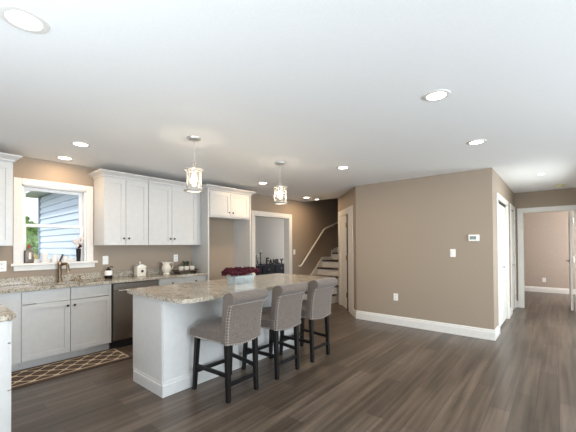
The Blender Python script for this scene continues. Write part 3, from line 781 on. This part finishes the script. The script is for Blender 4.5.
# ------------------------------------------------------------------ ceiling lights
LP = [(.348, 1.93, 'recessed ceiling light in the upper left corner, largest in view', .085),
      (1.165, 3.85, 'recessed ceiling light in front of the kitchen window, right of two', .08), (1.223, 4.60, 'recessed ceiling light close above the kitchen window', .08),
      (2.469, .657, 'recessed ceiling light nearest the camera over the open floor', .08), (3.882, .639, 'recessed ceiling light over the floor toward the hall corner', .08),
      (3.924, 2.285, 'recessed ceiling light beyond the far pendant, before the angled wall', .08), (3.977, 3.917, 'recessed ceiling light before the refrigerator surround between the pendants', .08),
      (5.873, 4.382, 'recessed ceiling light before the staircase, left of two', .08), (6.277, 4.371, 'smaller warm ceiling light at the edge of the stairwell', .06),
      (6.352, .174, 'dim recessed ceiling light inside the hallway', .055)]
LW = [6, 6, 3.2, 6, 6, 7, 9, 6, 3, 2]
for i, (x, y, lab, r) in enumerate(LP):
    t = thing('recessed_light', lab, 'ceiling light', (x, y, CZ), 'recessed ceiling lights')
    b = B(); lathe(b, [(r*.80, -.001), (r*.82, -.006), (r, -.006), (r*1.13, -.004), (r*1.16, 0)], (x, y, CZ), 28); link('trim_ring', b, M['trim'], t, True)
    b = B(); lathe(b, [(0, -.003), (r*.82, -.003), (r*.82, -.001), (0, -.001)], (x, y, CZ), 28); link('lens', b, M['lens'], t)
    light('recessed_lamp', 'AREA', (0, 0, -.012), LW[i], (1, .70, .42) if i in (1, 2, 6, 7, 8) else (1, .88, .72), r*1.5, parent=t, shape='DISK')
t = thing('smoke_detector', 'round yellowish smoke detector on the hallway ceiling', 'smoke detector', (7.797, -.061, CZ))
b = B(); lathe(b, [(0, -.038), (.04, -.038), (.062, -.03), (.068, -.008), (.075, 0), (0, 0)], (7.797, -.061, CZ), 24); link('housing', b, M['detector'], t, True)
b = B(); lathe(b, [(0, -.044), (.02, -.044), (.024, -.037), (0, -.037)], (7.797, -.061, CZ), 16); link('vent_cap', b, M['plate'], t, True)

# ------------------------------------------------------------------ pendants
def pendant(label):
    t = thing('pendant_light', label, 'pendant light', (0, 0, 0), 'lantern pendants over the island')
    b = B(); lathe(b, [(0, -.028), (.03, -.028), (.062, -.018), (.068, -.006), (.07, 0), (0, 0)], (0, 0, 0), 24); link('canopy', b, M['nickel'], t, True)
    b = B(); z = -.026; k = 0
    while z > -.25:
        torus(b, (0, 0, z-.012), .008, .0016, 12, 5, Matrix.Rotation(R(90), 3, 'X') @ Matrix.Identity(3) if k % 2 else Matrix.Rotation(R(90), 3, 'Y')); z -= .015; k += 1
    link('chain', b, M['nickel'], t, True)
    b = B(); torus(b, (0, 0, -.268), .02, .003, 16, 6, Matrix.Rotation(R(90), 3, 'Y')); lathe(b, [(0, -.29), (.012, -.288), (.014, -.30), (0.02, -.315), (0, -.316)], n=14); link('loop', b, M['nickel'], t, True)
    # top ring with arms
    b = B(); torus(b, (0, 0, -.325), .095, .007, 28, 8)
    for i in range(4):
        a = R(90*i+20); cyl(b, (0, 0, -.315), (.095*math.cos(a), .095*math.sin(a), -.325), .005, 8)
    link('top_ring', b, M['nickel'], t, True)
    b = B()
    for i in range(4):
        a = R(90*i+20); cyl(b, (.083*math.cos(a), .083*math.sin(a), -.325), (.083*math.cos(a), .083*math.sin(a), -.535), .0035, 8)
    link('frame_rods', b, M['nickel'], t, True)
    b = B(); lathe(b, [(.076, -.33), (.076, -.525), (.074, -.525), (.074, -.33), (.076, -.33)], n=28); link('glass_shade', b, M['glass'], t, True)
    b = B(); lathe(b, [(.070, -.525), (.070, -.54), (.100, -.54), (.104, -.532), (.100, -.525), (.070, -.525)], n=28); link('bottom_ring', b, M['nickel'], t, True)
    b = B(); cyl(b, (0, 0, -.316), (0, 0, -.37), .017, 12); link('socket', b, M['nickel'], t, True)
    for i in range(1):
        b = B(); lathe(b, [(0, -.37), (.012, -.375), (.014, -.385), (.026, -.415), (.024, -.44), (.008, -.468), (0, -.472)], n=16); link('bulb', b, M['bulb'], t, True)
    return t
pa = pendant('clear glass lantern pendant on the left, nearer the camera'); pa.location = (1.842, 2.78, CZ)
pb = copy_tree(pa); pb.location = (3.147, 2.78, CZ); pb['label'] = 'clear glass lantern pendant on the right, over the far island end'

# ------------------------------------------------------------------ flowers on the island
vx, vy = 2.56, 2.90
t = thing('flower_box', 'rectangular silver grey box vase in the middle of the island', 'vase', (vx, vy, .914))
b = B(); x0_, x1_ = vx-.155, vx+.155
lo = [(x0_+.012, vy-.062), (x1_-.012, vy-.062), (x1_-.012, vy+.062), (x0_+.012, vy+.062)]; hi = [(x0_, vy-.075), (x1_, vy-.075), (x1_, vy+.075), (x0_, vy+.075)]
A = [b.verts.new((*p, .915)) for p in lo]; C = [b.verts.new((*p, 1.0)) for p in hi]
b.faces.new(A); b.faces.new(C[::-1])
for i in range(4): b.faces.new((A[i], A[(i+1) % 4], C[(i+1) % 4], C[i]))
link('box_body', b, M['galv'], t)
link('rim', (lambda b: (box(b, x0_-.004, x1_+.004, vy-.080, vy-.072, .992, 1.004), box(b, x0_-.004, x1_+.004, vy+.072, vy+.080, .992, 1.004), box(b, x0_-.004, x0_+.004, vy-.08, vy+.08, .992, 1.004), box(b, x1_-.004, x1_+.004, vy-.08, vy+.08, .992, 1.004), b)[-1])(B()), M['galv'], t)
t = thing('flower_arrangement', 'low mound of dark burgundy flowers filling the box vase', 'flowers', (vx, vy, 1.0))
rn = random.Random(5)
for i in range(7):
    for j in range(3):
        cx = vx-.195+i*.065+rn.uniform(-.01, .01); cy = vy-.075+j*.075+rn.uniform(-.01, .01); cz = 1.052+(.024 if j == 1 else 0)+rn.uniform(-.008, .012)-(.012 if i in (0, 6) else 0)
        b = B()
        for k in range(26):
            a, ph = rn.random()*6.28, math.acos(rn.uniform(-.9, 1)); rr = .032
            q = bmesh.ops.create_icosphere(b, subdivisions=1, radius=.013+rn.random()*.005)
            mtx = Matrix.Translation((cx+rr*math.sin(ph)*math.cos(a), cy+rr*math.sin(ph)*math.sin(a), cz+rr*math.cos(ph)*.8)) @ Euler((rn.random()*3, rn.random()*3, 0)).to_matrix().to_4x4() @ Matrix.Diagonal((1, 1, .4, 1))
            bmesh.ops.transform(b, matrix=mtx, verts=q['verts'])
        blob(b, (cx, cy, cz), .026, i, .1, 1)
        link('bloom', b, M['petal'], t)

# ------------------------------------------------------------------ counter objects
CT = .914
# window sill objects (sill top 1.165)
SZ = 1.165
t = thing('decorative_bottle', 'copper coloured bottle with red cap at the left end of the sill', 'bottle', (.925, WA-.01, SZ))
b = B(); box(b, .890, .978, WA-.045, WA+.035, SZ, SZ+.155, bev=.010); lathe(b, [(0, .15), (.020, .15), (.017, .165), (.016, .185), (0, .186)], (.935, WA-.005, SZ), 18); link('bottle_body', b, M['cocktail'], t, True)
b = B(); lathe(b, [(0, .186), (.017, .186), (.019, .2), (.012, .222), (0, .224)], (.935, WA-.005, SZ), 14); link('cap', b, M['red'], t, True)
link('label', bx(.925, .948, WA-.047, WA-.0445, SZ+.05, SZ+.13), M['cream_text'], t)
for x, h_, lab in ((1.085, .125, 'tallest white pillar candle on the window sill'), (1.195, .095, 'medium white pillar candle behind the faucet on the sill'), (1.305, .075, 'shortest white pillar candle on the sill, right of the faucet')):
    b = B(); lathe(b, [(0, 0), (.034, 0), (.035, .004), (.035, h_-.004), (.032, h_), (.014, h_-.004), (0, h_-.006)], (x, WA-.005, SZ), 20)
    o = thing('pillar_candle', lab, 'candle', (x, WA-.005, SZ), 'white candles on the window sill'); link('wax', b, M['wax'], o, True)
    b = B(); cyl(b, (x, WA-.005, SZ+h_-.006), (x+.002, WA-.005, SZ+h_+.008), .0015, 6); link('wick', b, M['slot'], o)
t = thing('bud_vase', 'slim black vase holding pale flowers at the right end of the sill', 'vase', (1.46, WA-.012, SZ))
b = B(); lathe(b, [(0, 0), (.024, 0), (.022, .02), (.028, .12), (.03, .165), (.026, .17), (0, .16)], (1.455, WA-.012, SZ), 16); link('vase_body', b, M['black'], t, True)
t = thing('flower_sprig', 'small sprig of cream and red flowers in the black sill vase', 'flowers', (1.455, WA-.012, SZ+.17))
b = B(); link('stems', (lambda b: (cyl(b, (1.455, WA-.012, SZ+.165), (1.42, WA-.012, SZ+.25), .003), cyl(b, (1.455, WA-.012, SZ+.165), (1.485, WA-.012, SZ+.30), .003), cyl(b, (1.455, WA-.012, SZ+.165), (1.455, WA-.02, SZ+.26), .003), b)[-1])(B()), M['leaf'], t)
for i, (dx, dz, mm) in enumerate(((-.045, .25, 'petal2'), (-.015, .21, 'petal2'), (.0, .26, 'petal2'), (-.03, .285, 'petal2'), (.03, .24, 'petal2'), (.035, .30, 'petal2'), (.012, .20, 'petal'))):
    link('blossom', blob(B(), (1.455+dx, WA-.015, SZ+dz), .022, i, .35, 2), M[mm], t)

# black and white jar
t = thing('soap_bottle', 'small black and white patterned jar with handle near the sink', 'jar', (1.79, 4.78, CT))
b = B(); lathe(b, [(0, 0), (.045, 0), (.05, .01), (.05, .045), (0, .045)], (1.79, 4.78, CT), 20); link('jar_base', b, M['black'], t, True)
b = B(); lathe(b, [(0, .045), (.050, .045), (.051, .10), (.042, .112), (0, .112)], (1.79, 4.78, CT), 20); link('jar_band', b, M['white'], t, True)
b = B(); lathe(b, [(0, .112), (.028, .112), (.03, .13), (.012, .14), (.010, .155), (0, .156)], (1.79, 4.78, CT), 16); tube(b, [(1.79, 4.78, CT+.15), (1.83, 4.77, CT+.165), (1.845, 4.76, CT+.15)], .006); link('lid', b, M['black'], t, True)
# birdhouse canister
t = thing('birdhouse_canister', 'white birdhouse shaped canister with a round black hole', 'canister', (2.22, 4.76, CT))
cx, cy = 2.22, 4.76
link('canister_body', bx(cx-.065, cx+.065, cy-.055, cy+.055, CT, CT+.13, bev=.006), M['ceramic'], t)
b = B(); prism(b, [(cx-.075, CT+.13), (cx+.075, CT+.13), (cx+.055, CT+.155), (cx+.02, CT+.175), (cx-.02, CT+.175), (cx-.055, CT+.155)], 'Y', cy-.06, cy+.06); link('roof_lid', b, M['white'], t)
b = B(); lathe(b, [(0, .172), (.008, .172), (.006, .19), (.014, .2), (.010, .214), (0, .216)], (cx, cy, CT), 12); link('finial', b, M['white'], t, True)
b = B(); cyl(b, (cx+.01, cy-.054, CT+.075), (cx+.01, cy-.058, CT+.075), .020, 18); link('hole', b, M['slot'], t)
# pitcher
t = thing('pitcher', 'cream ceramic pitcher with loop handle left of the cup tray', 'pitcher', (2.63, 4.74, CT))
cx, cy = 2.63, 4.74
b = B(); lathe(b, [(0, 0), (.048, 0), (.05, .006), (.040, .02), (.062, .05), (.072, .085), (.066, .12), (.050, .145), (.048, .16), (.062, .19), (.058, .19), (.044, .16), (.0, .15)], (cx, cy, CT), 24); link('jug_body', b, M['ceramic'], t, True)
b = B(); tube(b, [(cx+.05, cy, CT+.165), (cx+.085, cy, CT+.185), (cx+.118, cy, CT+.165), (cx+.115, cy, CT+.115), (cx+.09, cy, CT+.075), (cx+.066, cy, CT+.06)], .009); link('handle', b, M['ceramic'], t, True)
b = B(); prism(b, [(cx-.082, CT+.20), (cx-.05, CT+.19), (cx-.045, CT+.155), (cx-.055, CT+.16)], 'Y', cy-.014, cy+.014); link('spout', b, M['ceramic'], t)
# tray, cups, plant
t = thing('serving_tray', 'dark wooden footed tray holding three cups by the refrigerator panel', 'tray', (2.96, 4.70, CT))
b = B(); box(b, 2.77, 3.13, 4.62, 4.80, CT+.022, CT+.036, bev=.003); link('tray_board', b, M['tray'], t)
b = B()
for a, c_2 in ((4.62, 4.63), (4.79, 4.80)): box(b, 2.77, 3.13, a, c_2, CT+.036, CT+.05)
for a, c_2 in ((2.77, 2.78), (3.12, 3.13)): box(b, a, c_2, 4.63, 4.79, CT+.036, CT+.058)
link('tray_rim', b, M['tray'], t)
for a in (2.79, 3.09): link('foot', bx(a, a+.02, 4.64, 4.78, CT, CT+.022), M['black'], t)
for i, (x, lab) in enumerate(((2.85, 'leftmost white cup on the dark tray'), (2.95, 'middle white cup on the dark tray'), (3.05, 'rightmost white cup on the dark tray'))):
    b = B(); lathe(b, [(0, 0), (.028, 0), (.030, .004), (.042, .035), (.044, .075), (.041, .075), (.038, .035), (0, .01)], (x, 4.675, CT+.0365), 20)
    o = thing('cup', lab, 'cup', (x, 4.675, CT+.036), 'white cups on the tray'); link('bowl', b, M['ceramic'], o, True)
t = thing('potted_plant', 'small dark leafy plant behind the cups on the tray', 'plant', (2.99, 4.755, CT+.036))
b = B(); lathe(b, [(0, 0), (.024, 0), (.030, .06), (.027, .06), (0, .05)], (2.99, 4.755, CT+.037), 16); link('pot', b, M['black'], t, True)
b = B(); rn = random.Random(3)
for i in range(60):
    c0 = Vector((2.99+rn.uniform(-.05, .05), 4.755+rn.uniform(-.028, .028), CT+.10+rn.random()*.085)); q = bmesh.ops.create_icosphere(b, subdivisions=1, radius=.014)
    bmesh.ops.transform(b, matrix=Matrix.Translation(c0) @ Euler((rn.random()*3, rn.random()*3, 0)).to_matrix().to_4x4() @ Matrix.Diagonal((1, .7, .3, 1)), verts=q['verts'])
cyl(b, (2.99, 4.755, CT+.085), (2.99, 4.755, CT+.12), .006)
link('foliage', b, M['leaf'], t)

# ------------------------------------------------------------------ dining room
sbx0, sbx1, sby = 6.1, 7.75, 6.6
t = thing('sideboard', 'dark navy sideboard in the dining room behind the opening', 'sideboard', (6.95, 6.8, 0))
link('top', bx(sbx0-.03, sbx1+.03, sby-.03, 7.03, .735, .765, bev=.004), M['navy'], t)
link('carcass', bx(sbx0, sbx1, sby, 7.02, .18, .735), M['navy'], t)
for i in range(3):
    w_ = (sbx1-sbx0)/3; xa = sbx0+w_*i
    d = link('drawer', bx(xa+.015, xa+w_-.015, sby-.018, sby, .55, .72, bev=.004), M['navy'], t); b = B()
    blob(b, (xa+w_/2, sby-.03, .635), .016, 0, 0, 2); link('knob', b, M['nickel'], d, True)
    d = link('door', bx(xa+.015, xa+w_-.015, sby-.018, sby, .20, .535, bev=.004), M['navy'], t); b = B()
    blob(b, (xa+w_/2, sby-.03, .45), .016, 0, 0, 2); link('knob', b, M['nickel'], d, True)
for x in (sbx0+.04, sbx1-.04):
    for y in (sby+.04, 6.98): link('leg', bx(x-.03, x+.03, y-.03, y+.03, 0, .18), M['navy'], t)
TZ = .766
# FAMILY letters
t = thing('word_sign', 'black freestanding letters reading FAMILY on the sideboard', 'word sign', (7.2, 6.75, TZ))
def letter(ch, x, size):
    cu = bpy.data.curves.new('txt', 'FONT'); cu.body = ch; cu.size = size; cu.extrude = .012; cu.offset = .010
    o = bpy.data.objects.new('txt', cu); COL.objects.link(o); bpy.context.view_layer.update()
    me = o.evaluated_get(bpy.context.evaluated_depsgraph_get()).to_mesh(); bm = B(); bm.from_mesh(me); o.to_mesh_clear(); bpy.data.objects.remove(o); bpy.data.curves.remove(cu)
    x0 = min(v.co.x for v in bm.verts); x1 = max(v.co.x for v in bm.verts); z0 = min(v.co.y for v in bm.verts)
    bmesh.ops.transform(bm, matrix=Matrix.Translation((x-x0, 6.75, TZ+.001-z0)) @ Matrix.Rotation(R(90), 4, 'X'), verts=bm.verts)
    link('letter', bm, M['black'], t); return x1-x0
xx = 6.98
for i, ch in enumerate('FAMILY'):
    sz = .28 if i == 0 else .20; w_ = letter(ch, xx, sz); xx += w_+(.014 if i else .0)
def candle(x, h_, lab):
    t = thing('candle_holder', lab, 'candle holder', (x, 6.88, TZ), 'candle holders on the sideboard')
    b = B(); lathe(b, [(0, 0), (.05, 0), (.045, .012), (.012, .03), (.01, h_*.5), (.02, h_*.55), (.01, h_*.6), (.012, h_-.02), (.045, h_), (.045, h_+.008), (0, h_+.008)], (x, 6.88, TZ), 16); link('holder', b, M['black'], t, True)
    b = B(); lathe(b, [(0, 0), (.028, 0), (.028, .10), (0, .10)], (x, 6.88, TZ+h_+.009), 14); link('candle', b, M['wax'], t, True)
candle(6.74, .22, 'shorter black candle holder at the left on the sideboard'); candle(6.87, .36, 'tallest black candle holder beside the word sign')
t = thing('glass_hurricane', 'clear glass hurricane standing at the left of the sideboard', 'vase', (6.56, 6.78, TZ))
b = B(); lathe(b, [(0, .0), (.06, .0), (.055, .02), (.075, .12), (.07, .32), (.066, .32), (.07, .12), (.05, .03), (0, .02)], (6.56, 6.78, TZ), 20); link('glass_body', b, M['glassware'], t, True)
